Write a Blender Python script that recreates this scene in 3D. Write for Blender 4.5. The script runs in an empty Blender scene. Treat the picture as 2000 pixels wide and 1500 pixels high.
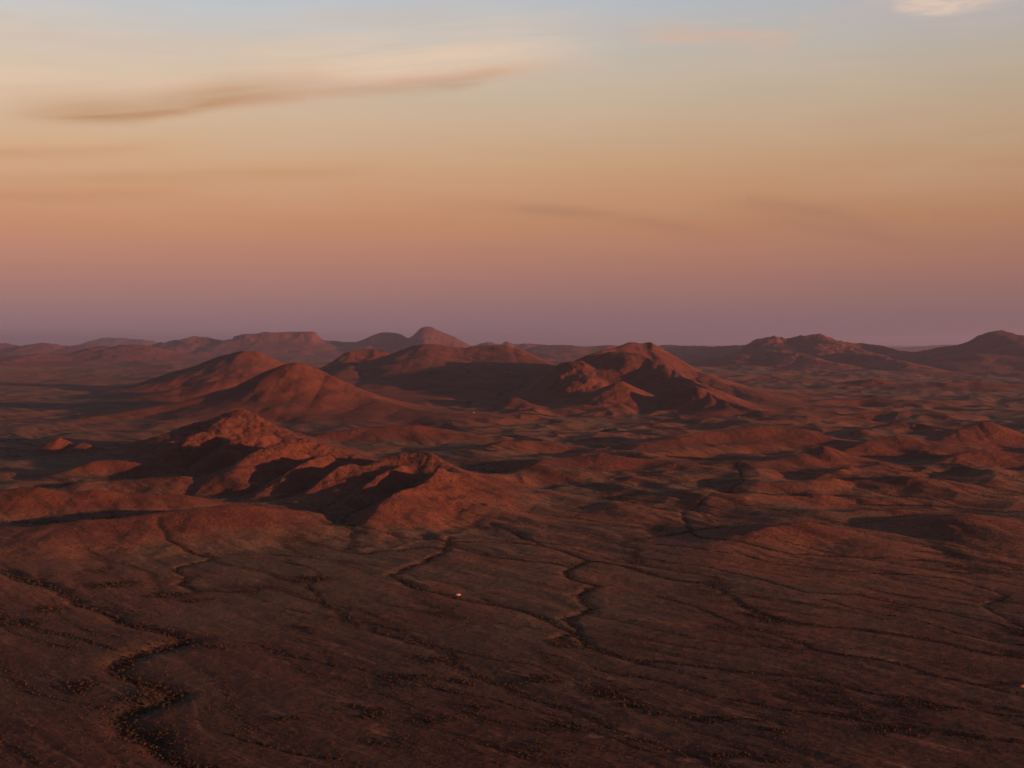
import bpy, math, random, heapq, time
import numpy as np
T0 = time.time()
random.seed(7)
R = math.radians

# ------------------------------------------------------------------ camera
# level camera 300 m above the plain, looking along +Y; a pixel (px, py) of the
# 2000 x 1500 photograph at depth d is (x, y, z) = ((px-1000)/F*d, d, CAM_H-(py-HY)/F*d)
F, HY, CAM_H = 2400.0, 668.0, 300.0
scene = bpy.context.scene
cam_d = bpy.data.cameras.new('camera')
cam = bpy.data.objects.new('camera', cam_d)
scene.collection.objects.link(cam)
cam.location = (0, 0, CAM_H)
cam.rotation_euler = (R(90), 0, 0)
cam_d.sensor_width = 36
cam_d.lens = 36 * F / 2000
cam_d.shift_y = -(750 - HY) / 2000
cam_d.clip_start = 5
cam_d.clip_end = 150000
scene.camera = cam
scene.render.engine = 'CYCLES'
scene.view_settings.view_transform = 'Standard'
scene.view_settings.look = 'None'
scene.view_settings.gamma = 1
scene.view_settings.exposure = 1.3
scene.view_settings.use_curve_mapping = False

# ------------------------------------------------------------------ sun
SUN_EL = 5.6
LX, LY = -0.89, 0.455                       # the way the light travels over the ground
n_ = math.hypot(LX, LY); LX /= n_; LY /= n_
sun_az = math.atan2(-LX, -LY)              # compass-like angle from +Y towards +X
sd = bpy.data.lights.new('sun', 'SUN')
sd.energy = 5.0
sd.angle = R(0.6)
sd.color = (1.0, 0.385, 0.20)
sun = bpy.data.objects.new('sun', sd)
scene.collection.objects.link(sun)
sun.location = (4000, -2500, 900)
from mathutils import Vector
ce, se = math.cos(R(SUN_EL)), math.sin(R(SUN_EL))
sun.rotation_euler = Vector((LX * ce, LY * ce, -se)).to_track_quat('-Z', 'Y').to_euler()

# ------------------------------------------------------------------ node helper
class NT:
    def __init__(s, tree): s.t = tree
    def n(s, typ, **kw):
        nd = s.t.nodes.new(typ)
        for k, v in kw.items(): setattr(nd, k, v)
        return nd
    def link(s, a, b): s.t.links.new(a, b)
    def put(s, sock, v):
        if isinstance(v, bpy.types.NodeSocket): s.link(v, sock)
        elif v is not None: sock.default_value = v
    def m(s, op, a, b=None, c=None, clamp=False):
        nd = s.n('ShaderNodeMath', operation=op); nd.use_clamp = clamp
        s.put(nd.inputs[0], a)
        if b is not None: s.put(nd.inputs[1], b)
        if c is not None: s.put(nd.inputs[2], c)
        return nd.outputs[0]
    def mix(s, f, a, b, mode='MIX'):
        nd = s.n('ShaderNodeMix', data_type='RGBA', blend_type=mode)
        s.put(nd.inputs[0], f)
        for k, v in ((6, a), (7, b)):
            if isinstance(v, tuple) and len(v) == 3: v = v + (1,)
            s.put(nd.inputs[k], v)
        return nd.outputs[2]
    def ramp(s, f, stops, interp='EASE'):
        nd = s.n('ShaderNodeValToRGB'); cr = nd.color_ramp; cr.interpolation = interp
        while len(cr.elements) < len(stops): cr.elements.new(0.5)
        for e, (p, c) in zip(cr.elements, stops):
            e.position = p
            e.color = (c, c, c, 1) if not isinstance(c, tuple) else c + (1,)
        s.put(nd.inputs[0], f)
        return nd.outputs[0]
    def ss(s, x, a, b):
        nd = s.n('ShaderNodeMapRange', interpolation_type='SMOOTHSTEP')
        s.put(nd.inputs[0], x); nd.inputs[1].default_value = a; nd.inputs[2].default_value = b
        return nd.outputs[0]
    def noise(s, vec, scale, detail=3, rough=0.5, dist=0.0):
        nd = s.n('ShaderNodeTexNoise')
        s.put(nd.inputs['Vector'], vec)
        nd.inputs['Scale'].default_value = scale; nd.inputs['Detail'].default_value = detail
        nd.inputs['Roughness'].default_value = rough; nd.inputs['Distortion'].default_value = dist
        return nd.outputs[0]
    def scale(s, vec, v):
        nd = s.n('ShaderNodeVectorMath', operation='MULTIPLY')
        s.put(nd.inputs[0], vec); nd.inputs[1].default_value = v
        return nd.outputs[0]

def lin(r, g, b):
    f = lambda c: (c / 255) / 12.92 if c / 255 <= 0.04045 else ((c / 255 + 0.055) / 1.055) ** 2.4
    return (f(r), f(g), f(b))

# ------------------------------------------------------------------ world
world = bpy.data.worlds.new('World'); scene.world = world; world.use_nodes = True
W = NT(world.node_tree); world.node_tree.nodes.clear()
tc = W.n('ShaderNodeTexCoord').outputs['Generated']
sep = W.n('ShaderNodeSeparateXYZ'); W.link(tc, sep.inputs[0])
hor = W.m('SQRT', W.m('ADD', W.m('MULTIPLY', sep.outputs[0], sep.outputs[0]), W.m('MULTIPLY', sep.outputs[1], sep.outputs[1])))
el = W.m('DIVIDE', sep.outputs[2], W.m('MAXIMUM', hor, 0.02))      # tangent of the elevation
az = W.m('ARCTAN2', sep.outputs[0], sep.outputs[1])
SKY = [(0.00, (133, 104, 113)), (0.02, (144, 110, 112)), (0.045, (163, 118, 109)), (0.07, (180, 127, 107)),
       (0.095, (191, 137, 105)), (0.12, (199, 150, 115)), (0.145, (202, 162, 127)), (0.178, (203, 175, 146)),
       (0.212, (201, 184, 163)), (0.245, (194, 189, 182)), (0.278, (184, 191, 198)), (0.40, (122, 138, 164)),
       (0.7, (58, 74, 108)), (1.0, (36, 50, 80))]
col = W.ramp(W.m('MULTIPLY', W.m('MAXIMUM', el, 0.0), 1.0, clamp=True), [(p, lin(*c)) for p, c in SKY], 'B_SPLINE' if False else 'LINEAR')
# brighter towards the antisolar glow and, behind the camera, towards the sun
dotn = W.m('DIVIDE', W.m('ADD', W.m('MULTIPLY', sep.outputs[0], LX), W.m('MULTIPLY', sep.outputs[1], LY)), W.m('MAXIMUM', hor, 0.02))
fac = W.m('ADD', 0.82, W.m('ADD', W.m('MULTIPLY', W.m('MAXIMUM', dotn, 0.0), 0.40), W.m('MULTIPLY', W.m('MAXIMUM', W.m('MULTIPLY', dotn, -1.0), 0.0), 0.50)))
colf = W.mix(1.0, col, W.mix(1.0, (0, 0, 0), (1, 1, 1)), 'MULTIPLY')
vm = W.n('ShaderNodeVectorMath', operation='SCALE'); W.link(col, vm.inputs[0]); W.link(fac, vm.inputs['Scale'])
col = vm.outputs[0]

def azel(px, py): return math.atan((px - 1000) / F), (HY - py) / math.hypot(F, px - 1000)
cvec = W.n('ShaderNodeCombineXYZ'); W.link(az, cvec.inputs[0]); W.link(el, cvec.inputs[1])
nz = W.noise(W.scale(cvec.outputs[0], (9, 75, 1)), 1.0, 4, 0.55, 0.4)
nz2 = W.noise(W.scale(cvec.outputs[0], (4, 26, 1)), 1.0, 3, 0.5, 0.6)
nz3 = W.noise(W.scale(cvec.outputs[0], (30, 180, 1)), 1.0, 3, 0.6, 0.3)

def streak(col, pts, up, down, colr, k, soft=0.03, wob=0.004, nmin=0.25, tex=None):
    """a cirrus band that follows a line of (azimuth, elevation) points"""
    P = [azel(*p) for p in pts]
    a0, a1 = P[0][0], P[-1][0]; e0 = min(p[1] for p in P) - 1e-3; e1 = max(p[1] for p in P) + 1e-3
    t = W.m('DIVIDE', W.m('SUBTRACT', az, a0), a1 - a0)
    fc = W.n('ShaderNodeFloatCurve'); c = fc.mapping.curves[0]
    for i, (a, e) in enumerate(P):
        x, y = (a - a0) / (a1 - a0), (e - e0) / (e1 - e0)
        if i == 0: c.points[0].location = (x, y)
        elif i == len(P) - 1: c.points[1].location = (1, y)
        else: c.points.new(x, y)
    fc.mapping.update(); W.link(W.m('MULTIPLY', t, 1.0, clamp=True), fc.inputs['Value'])
    ec = W.m('ADD', W.m('MULTIPLY', fc.outputs[0], e1 - e0), e0)
    s = W.m('ADD', W.m('SUBTRACT', el, ec), W.m('MULTIPLY', W.m('SUBTRACT', W.m('ADD', nz2, W.m('MULTIPLY', W.m('SUBTRACT', nz3, 0.5), 0.5)), 0.5), wob * 2))
    u = W.m('DIVIDE', W.m('MAXIMUM', s, 0.0), up)
    d = W.m('DIVIDE', W.m('MAXIMUM', W.m('MULTIPLY', s, -1.0), 0.0), down)
    g = W.m('EXPONENT', W.m('MULTIPLY', W.m('ADD', W.m('MULTIPLY', u, u), W.m('MULTIPLY', d, d)), -1.0))
    w = W.m('MULTIPLY', W.ss(az, a0 - soft, a0 + soft), W.m('SUBTRACT', 1.0, W.ss(az, a1 - soft, a1 + soft)))
    nn = W.m('ADD', nmin, W.m('MULTIPLY', W.ss(tex or nz, 0.30, 0.68), 1 - nmin))
    f = W.m('MULTIPLY', W.m('MULTIPLY', g, w), W.m('MULTIPLY', nn, k), clamp=True)
    return W.mix(f, col, lin(*colr))

veil = W.m('MULTIPLY', W.ss(nz2, 0.45, 0.75), W.m('MULTIPLY', W.ss(el, 0.06, 0.2), 0.25))
col = W.mix(veil, col, lin(206, 180, 158))
nzr = W.n('ShaderNodeCombineXYZ'); W.link(W.m('MULTIPLY', az, 7.0), nzr.inputs[0]); W.link(W.m('MULTIPLY', W.m('SUBTRACT', el, W.m('MULTIPLY', az, 0.10)), 95.0), nzr.inputs[1])
fib = W.noise(nzr.outputs[0], 1.0, 6, 0.62, 0.7)
main = [(-500, 200), (0, 212), (120, 226), (250, 232), (400, 208), (600, 178), (800, 160), (950, 146), (1080, 130)]
col = streak(col, [(x, y - 12) for x, y in main], 0.036, 0.010, (234, 204, 178), 0.95, 0.07, 0.003, 0.35, fib)
col = streak(col, [(20, 222), (80, 228), (160, 228), (250, 228), (330, 218), (450, 196), (600, 176)], 0.018, 0.0065, (186, 142, 104), 0.95, 0.07, 0.0015, 0.6, fib)
col = streak(col, [(450, 196), (650, 176), (800, 166), (880, 160), (960, 146), (1060, 130)], 0.009, 0.007, (204, 164, 136), 0.8, 0.07, 0.002, 0.3, fib)
col = streak(col, [(680, 178), (780, 182), (860, 172), (960, 152)], 0.006, 0.005, (184, 160, 138), 0.5, 0.03, 0.002, 0.2)
col = streak(col, [(1240, 66), (1350, 68), (1450, 72), (1560, 76)], 0.008, 0.007, (210, 178, 158), 0.95, 0.04, 0.003, 0.3)
col = streak(col, [(1030, 50), (1150, 60), (1300, 60)], 0.008, 0.006, (196, 184, 176), 0.5, 0.04, 0.003, 0.3)
col = streak(col, [(-300, 70), (0, 66), (150, 62), (260, 60)], 0.016, 0.012, (216, 196, 182), 0.7, 0.06, 0.004, 0.4)
col = streak(col, [(240, 130), (400, 118), (520, 116), (640, 120)], 0.010, 0.008, (222, 196, 172), 0.5, 0.06, 0.004, 0.3)
col = streak(col, [(1735, -20), (1800, 6), (1840, 14), (1880, 6), (1960, -12)], 0.03, 0.008, (234, 206, 182), 1.0, 0.028, 0.010, 0.45, nz3)
col = streak(col, [(1650, 20), (1780, 48), (1900, 44), (2050, 10)], 0.022, 0.012, (196, 176, 172), 0.55, 0.04, 0.004, 0.3)
col = streak(col, [(-200, 294), (0, 294), (130, 298), (260, 290)], 0.004, 0.005, (200, 152, 112), 0.7, 0.05, 0.003, 0.3)
col = streak(col, [(-200, 352), (0, 350), (200, 346), (420, 340), (700, 330)], 0.004, 0.007, (194, 145, 104), 0.5, 0.05, 0.003, 0.3)
col = streak(col, [(-200, 380), (0, 382), (180, 384), (330, 378)], 0.006, 0.005, (190, 138, 100), 0.55, 0.05, 0.003, 0.3)
col = streak(col, [(940, 400), (1080, 408), (1200, 424), (1330, 446), (1460, 470)], 0.0055, 0.0055, (168, 120, 98), 0.5, 0.06, 0.003, 0.25)
col = streak(col, [(1440, 402), (1540, 408), (1640, 422), (1720, 438)], 0.006, 0.006, (160, 116, 98), 0.5, 0.04, 0.003, 0.3)
col = streak(col, [(1480, 430), (1600, 444), (1700, 460), (1820, 476)], 0.005, 0.005, (160, 114, 98), 0.4, 0.04, 0.003, 0.3)
fine = W.m('ADD', 0.965, W.m('MULTIPLY', nz, 0.07))
vm = W.n('ShaderNodeVectorMath', operation='SCALE'); W.link(col, vm.inputs[0]); W.link(fine, vm.inputs['Scale']); col = vm.outputs[0]
sky = W.n('ShaderNodeTexSky', sky_type='NISHITA'); sky.sun_disc = False
sky.sun_elevation = R(SUN_EL); sky.sun_rotation = sun_az; sky.air_density = 1.2; sky.dust_density = 1.5
vs = W.n('ShaderNodeVectorMath', operation='SCALE'); W.link(sky.outputs[0], vs.inputs[0]); vs.inputs['Scale'].default_value = 0.02
up_mix = W.ss(el, 0.55, 1.6)
final = W.mix(up_mix, col, vs.outputs[0])
bg = W.n('ShaderNodeBackground'); W.link(final, bg.inputs[0]); bg.inputs[1].default_value = 0.406
wo = W.n('ShaderNodeOutputWorld'); W.link(bg.outputs[0], wo.inputs[0])
world.cycles.sampling_method = 'MANUAL'; world.cycles.sample_map_resolution = 512

# ------------------------------------------------------------------ noise on arrays
def _hash(ix, iy, seed):
    h = (ix.astype(np.int64) * 374761393 + iy.astype(np.int64) * 668265263 + seed * 1274126177) & 0xffffffff
    h = ((h ^ (h >> 13)) * 1274126177) & 0xffffffff
    h = (h ^ (h >> 16)) & 0xffff
    return h
_ang = np.arange(256) * (2 * np.pi / 256); _CX, _CY = np.cos(_ang).astype(np.float32), np.sin(_ang).astype(np.float32)
def perlin(x, y, seed=0):
    xi = np.floor(x); yi = np.floor(y); fx = (x - xi).astype(np.float32); fy = (y - yi).astype(np.float32)
    xi = xi.astype(np.int64); yi = yi.astype(np.int64)
    u = fx * fx * fx * (fx * (fx * 6 - 15) + 10); v = fy * fy * fy * (fy * (fy * 6 - 15) + 10)
    def g(dx, dy):
        h = _hash(xi + dx, yi + dy, seed) & 255
        return _CX[h] * (fx - dx) + _CY[h] * (fy - dy)
    a = g(0, 0); b = g(1, 0); c = g(0, 1); d = g(1, 1)
    return 1.5 * ((a + u * (b - a)) + v * ((c + u * (d - c)) - (a + u * (b - a))))
def fbm(x, y, wl, octs, seed=0, gain=0.5):
    s = 0; a = 1.0; x = x / wl; y = y / wl
    for o in range(octs):
        s = s + a * perlin(x, y, seed + o * 17); x = x * 2.03 + 13.7; y = y * 2.03 - 7.1; a *= gain
    return s
def ridged(x, y, wl, octs, seed=0, gain=0.5):
    s = 0; a = 1.0; x = x / wl; y = y / wl
    for o in range(octs):
        s = s + a * (1 - 2 * np.abs(perlin(x, y, seed + o * 31))); x = x * 2.07 + 5.3; y = y * 2.07 + 9.1; a *= gain
    return s
def sstep(x, a, b):
    t = np.clip((x - a) / (b - a), 0, 1); return t * t * (3 - 2 * t)

# ------------------------------------------------------------------ the lie of the land
def plain(x, y):
    """the gently tilted plain under the hills: it drains towards the near right"""
    near = sstep(y, 3600, 1200)
    return near * (-np.clip(x, -3000, 3000) * 0.006 + (np.clip(y, -500, 5000) - 1500) * 0.006) + 3.5 * perlin(x / 900, y / 900, 3) * sstep(y, 1200, 2600)

def ground_pt(px, py):
    d = CAM_H * F / max(py - HY, 6.0)
    for _ in range(12):
        x = (px - 1000) / F * d
        z = float(plain(np.array([x]), np.array([d]))[0])
        d = 0.5 * d + 0.5 * (CAM_H - z) * F / max(py - HY, 6.0)
    return (px - 1000) / F * d, d

# every hill: name, label, crest [(px, py, depth)...], widths left/right/front/back in metres, foot exponent
HILLS = [
 # far skyline
 ('mountain', 'faint violet flat mountain on the far left horizon', [(150,674,43000),(200,661,43000),(228,659,43000),(252,662,43000),(283,661,43000),(298,672,43000)], 900,900,2500,2500,1.3),
 ('mountain', 'low row of dusky hills at the left end of the horizon', [(-120,668,25000),(-40,674,25000),(0,670,25000),(15,671,25000),(38,677,25000),(60,674,25000),(85,670,25000),(110,674,25000),(140,676,25500),(178,674,25500),(200,681,25500)], 900,500,2200,2200,1.2),
 ('mountain', 'stepped pinkish range left of the flat-topped mesa', [(300,675,25500),(318,668,25500),(328,669,25500),(345,664,25500),(362,665,25500),(370,660,25500),(380,658,25500),(398,660,25500),(418,663,25500),(434,666,25500),(450,664,25000)], 600,800,2600,2200,1.25),
 ('mesa', 'flat-topped mesa with a steep dark left end on the horizon', [(462,656,25000),(478,653,25000),(512,652,25000),(517,649,25000),(523,651,25000),(560,649,25000),(612,648.5,25000)], 420,620,2200,2200,2.2),
 ('mountain', 'low saddle of land between the mesa and the pointed peak', [(445,670,25000),(540,668,25000),(640,666,25500),(650,665,25500),(672,668,25500),(700,668,25500),(760,672,25000),(930,676,26000)], 700,700,2600,2200,1.2),
 ('mountain', 'rounded hazy mountain joined to the left of the pointed peak', [(702,666,25000),(716,659,25000),(732,653,25000),(745,650,25000),(770,651,25000),(785,654,25000),(798,660,25000)], 420,600,2000,2000,1.3),
 ('mountain', 'tallest pointed peak on the far horizon, hazy and cone shaped', [(802,658,24500),(816,646,24500),(826,639,24500),(836,637,24500),(845,639,24500),(856,645,24500),(868,651,24500),(885,657,24500),(900,666,24500),(920,676,24500)], 300,400,2300,2300,1.35),
 ('mountain', 'small twin bumps on the horizon right of the pointed peak', [(930,675,27000),(955,669,27000),(975,674,27000),(990,668,27000),(1006,674,27000),(1030,672,27000),(1052,673,27000),(1080,676,27000)], 300,400,1500,1500,1.3),
 ('mountain', 'long low range on the horizon behind the central peaks', [(1045,678,21000),(1075,675,21000),(1110,673,21000),(1140,678,21000),(1180,674,21000),(1210,676,21000),(1310,675,21000),(1350,677,20000),(1400,676,18000),(1450,673,17500)], 700,900,3500,2500,1.3),
 ('mountain', 'faint far range seen through the gap at the right horizon', [(1700,678,38000),(1760,679,38000),(1815,676,38000),(1860,673,38000),(1920,675,38000)], 1500,1500,2500,2500,1.3),
 ('mountain', 'sunlit brown hills in front of the left horizon', [(150,690,18000),(166,684,18000),(182,679,18000),(205,676,18000),(222,679,18000),(237,675,18000),(262,675,18000),(290,677,18000),(306,684,18000),(345,692,18000),(380,697,18000)], 600,900,2300,1800,1.35),
 ('mountain', 'orange lit bump at the left below the horizon hills', [(-60,692,16500),(0,694,16500),(40,695,16500),(62,692,16500),(80,689,16500),(96,693,16500),(120,700,16500)], 500,500,1700,1500,1.35),
 ('mountain', 'small reddish hills at the left edge above the dark plain', [(-80,700,13500),(-10,704,13500),(20,708,13500),(60,712,13500)], 500,500,1600,1500,1.3),
 ('mountain', 'dark jagged twin peaks on the right of the skyline', [(1462,671,14500),(1474,664,14500),(1490,661,14500),(1508,658,14500),(1522,662,14500),(1528,660,14500),(1534,666,14500),(1546,662,14300),(1556,658,14300),(1566,656,14300),(1574,657,14300),(1586,654,14300),(1598,653,14300),(1604,656,14300),(1611,660,14300),(1622,661,14300),(1631,669,14300)], 420,500,2600,1600,1.5),
 ('mountain', 'broken ridge stepping down right from the jagged twin peaks', [(1631,669,14000),(1660,671,14000),(1680,670,14000),(1708,673,14000),(1720,680,14000),(1742,682,14000),(1756,688,14000),(1800,695,14000)], 400,500,2400,1500,1.45),
 ('mountain', 'broad mountain with a dark dome at the right edge of the skyline', [(1790,692,13000),(1812,686,13000),(1832,680,13000),(1860,677,13000),(1895,671,13000),(1905,663,13000),(1918,656,13000),(1932,650,13000),(1944,649,13000),(1956,647.5,13000),(1970,651,13000),(1985,657,13000),(2010,658,13000),(2060,664,13000),(2140,682,13000)], 500,700,2900,2000,1.5),
 ('hill', 'low spur below the jagged peaks with blue shade on its left', [(1400,700,13000),(1440,692,12800),(1500,684,12800),(1545,690,12300),(1590,700,11800)], 700,600,1500,1000,1.4),
 ('hill', 'reddish foothill in front of the broken right ridge', [(1640,690,12400),(1690,692,12000),(1730,700,11600),(1770,712,11000)], 500,600,1300,1000,1.4),
 ('hill', 'foothill in front of the right-edge mountain', [(1850,700,11500),(1900,692,11500),(1960,694,11300),(2040,702,11000)], 500,700,1300,1000,1.4),
 # central mountains
 ('mountain', 'rounded left shoulder of the shaded central mountains', [(640,713,10800),(660,698,10800),(676,688,10800),(692,683,10800),(712,680,10800),(735,680,10800),(750,682,10800),(762,688,10800),(790,700,10800)], 300,500,1700,1500,1.5),
 ('mountain', 'broad red mountain with dark shaded lower slopes left of centre', [(700,712,7876),(740,699,8584),(768,690,8496),(790,680,8407),(806,673,8407),(820,671,8407),(840,671,8407),(862,673,8407),(885,678,8407),(905,683,8407),(920,686,8407)], 500,700,2500,1600,1.55),
 ('mountain', 'second broad red summit right of the shaded mountain', [(918,686,8496),(930,680,8496),(950,676,8496),(972,674,8496),(990,675,8496),(1010,681,8407),(1035,692,8230),(1060,705,8053),(1085,722,7788)], 500,600,2400,1600,1.5),
 ('mountain', 'highest red mountain at the centre right with a notched summit', [(1090,718,6447),(1112,711,6480),(1130,706,6511),(1150,694,6611),(1172,686,6665),(1196,680,6876),(1212,673,6968),(1228,668,7054),(1238,669,7054),(1247,671,7054),(1258,671,7054),(1267,668.5,7054),(1280,676,7054),(1296,685,7054),(1318,699,6968),(1345,715,6795),(1380,733,6537),(1430,752,6193),(1480,775,5677)], 260,420,1350,1500,1.6),
 ('mountain', 'front buttress of the highest mountain', [(1150,697,6450),(1180,690,6321),(1215,689,6235),(1250,691,6192),(1268,697,6106),(1290,708,5977),(1312,722,5848),(1335,736,5676),(1365,750,5418)], 240,300,900,900,1.5),
 ('hill', 'dark rocky shoulder at the left foot of the highest mountain', [(1062,746,6150),(1078,730,6150),(1096,716,6150),(1110,712,6150),(1135,708,6150)], 130,300,1100,700,1.6),
 ('hill', 'spur running forward from the centre of the highest mountain', [(1205,700,6435),(1180,722,6120),(1150,745,5850),(1110,768,5580)], 260,260,520,400,1.4),
 ('hill', 'steep pointed red hill in front of the highest mountain', [(1168,778,5750),(1185,764,5750),(1200,753,5750),(1212,745,5750),(1220,744,5750),(1230,751,5750),(1248,764,5700),(1270,780,5650)], 330,260,950,500,1.5),
 ('hill', 'small red cone at the left foot of the central peaks', [(990,782,5300),(1000,776,5300),(1012,776,5300),(1025,784,5250),(1040,794,5200)], 110,90,600,300,1.5),
 ('hill', 'spiky red hill right of the steep pointed hill', [(1340,766,5700),(1350,757,5700),(1358,754,5700),(1366,757,5700),(1385,769,5600),(1420,785,5450),(1480,804,5200)], 130,300,900,450,1.6),
 # hills left of centre
 ('hill', 'wide red hill behind the smooth cone at the left', [(300,752,8000),(340,733,8000),(372,716,8000),(400,704,8000),(430,694,8000),(455,688,8000),(480,685,8000),(500,687,8000),(520,695,8000),(545,710,8000),(580,726,7900),(640,745,7800)], 400,500,1500,1300,1.45),
 ('hill', 'low spur in front of the wide red hill', [(300,775,7000),(360,756,7050),(430,742,7100),(500,734,7200),(545,728,7400)], 350,300,600,450,1.4),
 ('hill', 'large smooth conical red hill left of centre', [(520,745,5900),(538,730,5950),(556,716,6000),(570,709,6000),(582,707,6000),(596,709,6000),(615,718,6000),(640,732,5950),(670,749,5900),(700,766,5800),(740,782,5650),(800,797,5500),(870,806,5350)], 520,420,1350,1000,1.75),
 ('hill', 'low lit ridge trailing left from the smooth cone', [(180,818,4900),(240,808,5000),(300,793,5100),(350,786,5150),(400,776,5250),(425,768,5350),(440,766,5350),(470,768,5450),(500,768,5500)], 350,350,420,420,1.35),
 ('hill', 'tiny orange bump on the slope at the left', [(270,778,5900),(300,770,5900),(320,770,5900),(350,778,5900)], 120,120,260,260,1.4),
 ('hill', 'wide low mound in front of the smooth cone', [(600,852,3950),(640,843,3980),(700,836,4000),(760,831,4000),(810,830,4000),(860,837,4000),(910,852,3950)], 160,180,300,350,1.3),
 # rocky hill group front left
 ('hill', 'tall rocky hill with banded cliffs in the left foreground', [(250,896,3400),(290,874,3400),(330,850,3400),(365,836,3400),(400,824,3400),(430,812,3400),(450,806,3400),(465,804,3400),(485,806,3400),(505,814,3380),(520,826,3350),(545,842,3300),(575,858,3250)], 160,170,560,330,1.35),
 ('hill', 'blunt rock shoulder under the tall rocky hill', [(352,862,3150),(375,851,3180),(400,848,3200),(425,854,3200)], 70,100,220,160,1.2),
 ('hill', 'banded rock buttress below the summit of the rocky hill', [(440,862,3080),(470,853,3120),(500,848,3160),(525,848,3200)], 70,90,230,160,1.2),
 ('hill', 'second rocky summit right of the tall rocky hill', [(470,905,2800),(500,888,2880),(530,870,2960),(560,862,3000),(590,861,3020),(620,868,3020),(650,880,3000),(690,893,2960),(730,905,2950)], 90,160,420,240,1.35),
 ('hill', 'small dark-sided spur between the two rocky hills', [(520,948,2560),(560,925,2640),(600,905,2720),(640,893,2800)], 70,90,200,130,1.3),
 ('hill', 'small shoulder hill with a long shaded left side', [(560,985,2420),(600,955,2500),(640,925,2600),(660,912,2640),(690,908,2680)], 60,90,170,120,1.35),
 ('hill', 'rocky ridge with a sharp summit near the centre foreground', [(668,940,2560),(700,920,2640),(730,906,2700),(760,897,2740),(785,891,2760),(805,886,2780),(818,884,2780),(832,886,2770),(845,893,2740),(870,905,2700),(890,916,2660),(920,930,2600)], 100,110,300,260,1.4),
 ('hill', 'smooth red apron running right from the rocky ridge', [(900,925,2400),(940,938,2420),(990,950,2430),(1050,960,2430),(1110,974,2400)], 100,150,200,160,1.2),
 ('hill', 'red front spur of the rocky ridge beside the dark hollow', [(740,985,2250),(770,968,2310),(800,955,2370),(825,945,2430),(848,930,2490),(862,918,2550)], 60,110,200,70,1.3),
 ('hill', 'lit middle rib of rock in the rocky ridge', [(684,968,2400),(705,950,2460),(730,935,2520),(760,922,2580),(785,912,2640)], 50,60,120,60,1.25),
 ('hill', 'small split hill on the dark plain at the far left', [(60,886,3450),(85,868,3450),(108,853,3450),(122,852,3450),(136,859,3450),(150,866,3450),(165,861,3420),(180,866,3400),(196,880,3350)], 50,60,170,150,1.3),
 ('hill', 'low lumpy red ridge below the dark plain at the left', [(110,938,2750),(150,912,2800),(180,901,2830),(210,898,2850),(240,899,2850),(275,903,2840),(320,908,2800)], 90,150,200,120,1.3),
 ('hill', 'thin red spur under the lumpy ridge at the left', [(120,962,2600),(180,945,2640),(240,935,2660),(300,930,2660),(360,930,2640)], 80,120,110,90,1.25),
 ('hill', 'long smooth red ridge at the left edge', [(-120,985,2230),(-40,968,2270),(10,958,2300),(40,953,2310),(70,952,2310),(90,960,2310),(130,962,2310),(180,956,2320),(230,962,2320),(300,962,2330),(360,965,2330),(420,972,2330),(480,975,2330),(540,984,2300)], 150,160,270,110,1.2),
 ('hill', 'front red ridge below the long dark hollow at the left', [(-140,1045,1970),(-60,1036,1985),(0,1028,2000),(60,1026,2000),(120,1018,2010),(170,1012,2020),(230,1010,2030),(300,1002,2050),(350,997,2070),(400,990,2090),(450,985,2110),(500,988,2120)], 120,130,160,80,1.2),
 ('hill', 'brown mound beside the meandering wash at the left centre', [(470,1046,1870),(510,1030,1900),(550,1021,1915),(590,1019,1920),(630,1027,1915),(680,1038,1900)], 90,110,130,90,1.25),
 # mid ground right
 ('hill', 'low rolling ridge in the middle of the rough ground', [(930,884,3250),(960,873,3300),(1000,868,3320),(1050,868,3320),(1100,872,3300),(1150,880,3260)], 120,180,180,130,1.25),
 ('hill', 'lit hill with one sharp edge right of centre', [(1040,908,2960),(1100,898,3000),(1150,891,3020),(1172,886,3030),(1200,890,3020),(1260,900,3000),(1330,914,2960),(1390,930,2900)], 110,150,230,140,1.3),
 ('hill', 'broad red hill under the spiky hill at the right', [(1210,880,3600),(1260,866,3680),(1320,853,3760),(1370,846,3820),(1420,838,3860),(1480,832,3880),(1540,833,3880),(1580,840,3850),(1620,852,3800)], 150,110,380,260,1.3),
 ('hill', 'pointed red hill with a second summit in the right middle ground', [(1490,915,2960),(1530,900,3000),(1562,889,3030),(1580,887,3050),(1595,878,3080),(1612,872,3080),(1628,876,3080),(1650,886,3060),(1680,898,3020),(1720,910,2960)], 100,110,260,180,1.3),
 ('hill', 'rounded reddish hill behind the pointed one at the right', [(1640,878,3500),(1680,862,3560),(1715,853,3600),(1745,850,3600),(1775,852,3600),(1800,860,3580),(1840,874,3500)], 110,120,260,180,1.3),
 ('hill', 'low hill with a dark rim behind the rounded hill', [(1730,834,4300),(1745,826,4300),(1765,823,4300),(1790,825,4280),(1830,834,4200),(1880,845,4100)], 80,200,360,220,1.4),
 ('hill', 'large red hill near the right edge', [(1840,856,3650),(1870,842,3700),(1900,829,3750),(1918,823,3760),(1935,824,3760),(1960,833,3740),(2000,847,3700),(2060,868,3600)], 140,200,420,260,1.4),
 ('hill', 'grooved spur in front of the large red hill', [(1830,905,3100),(1860,890,3150),(1890,880,3200),(1930,878,3220),(1970,884,3200),(2030,892,3150)], 90,150,190,130,1.3),
 ('hill', 'small outcrop mound in the shade at the right', [(1652,853,3830),(1660,849,3830),(1672,850,3830),(1684,854,3830)], 25,25,60,50,1.2),
 ('hill', 'low lit rise in the rough ground at the right', [(1500,955,2520),(1560,948,2560),(1620,944,2580),(1690,945,2580),(1750,952,2540)], 110,150,110,120,1.2),
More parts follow.
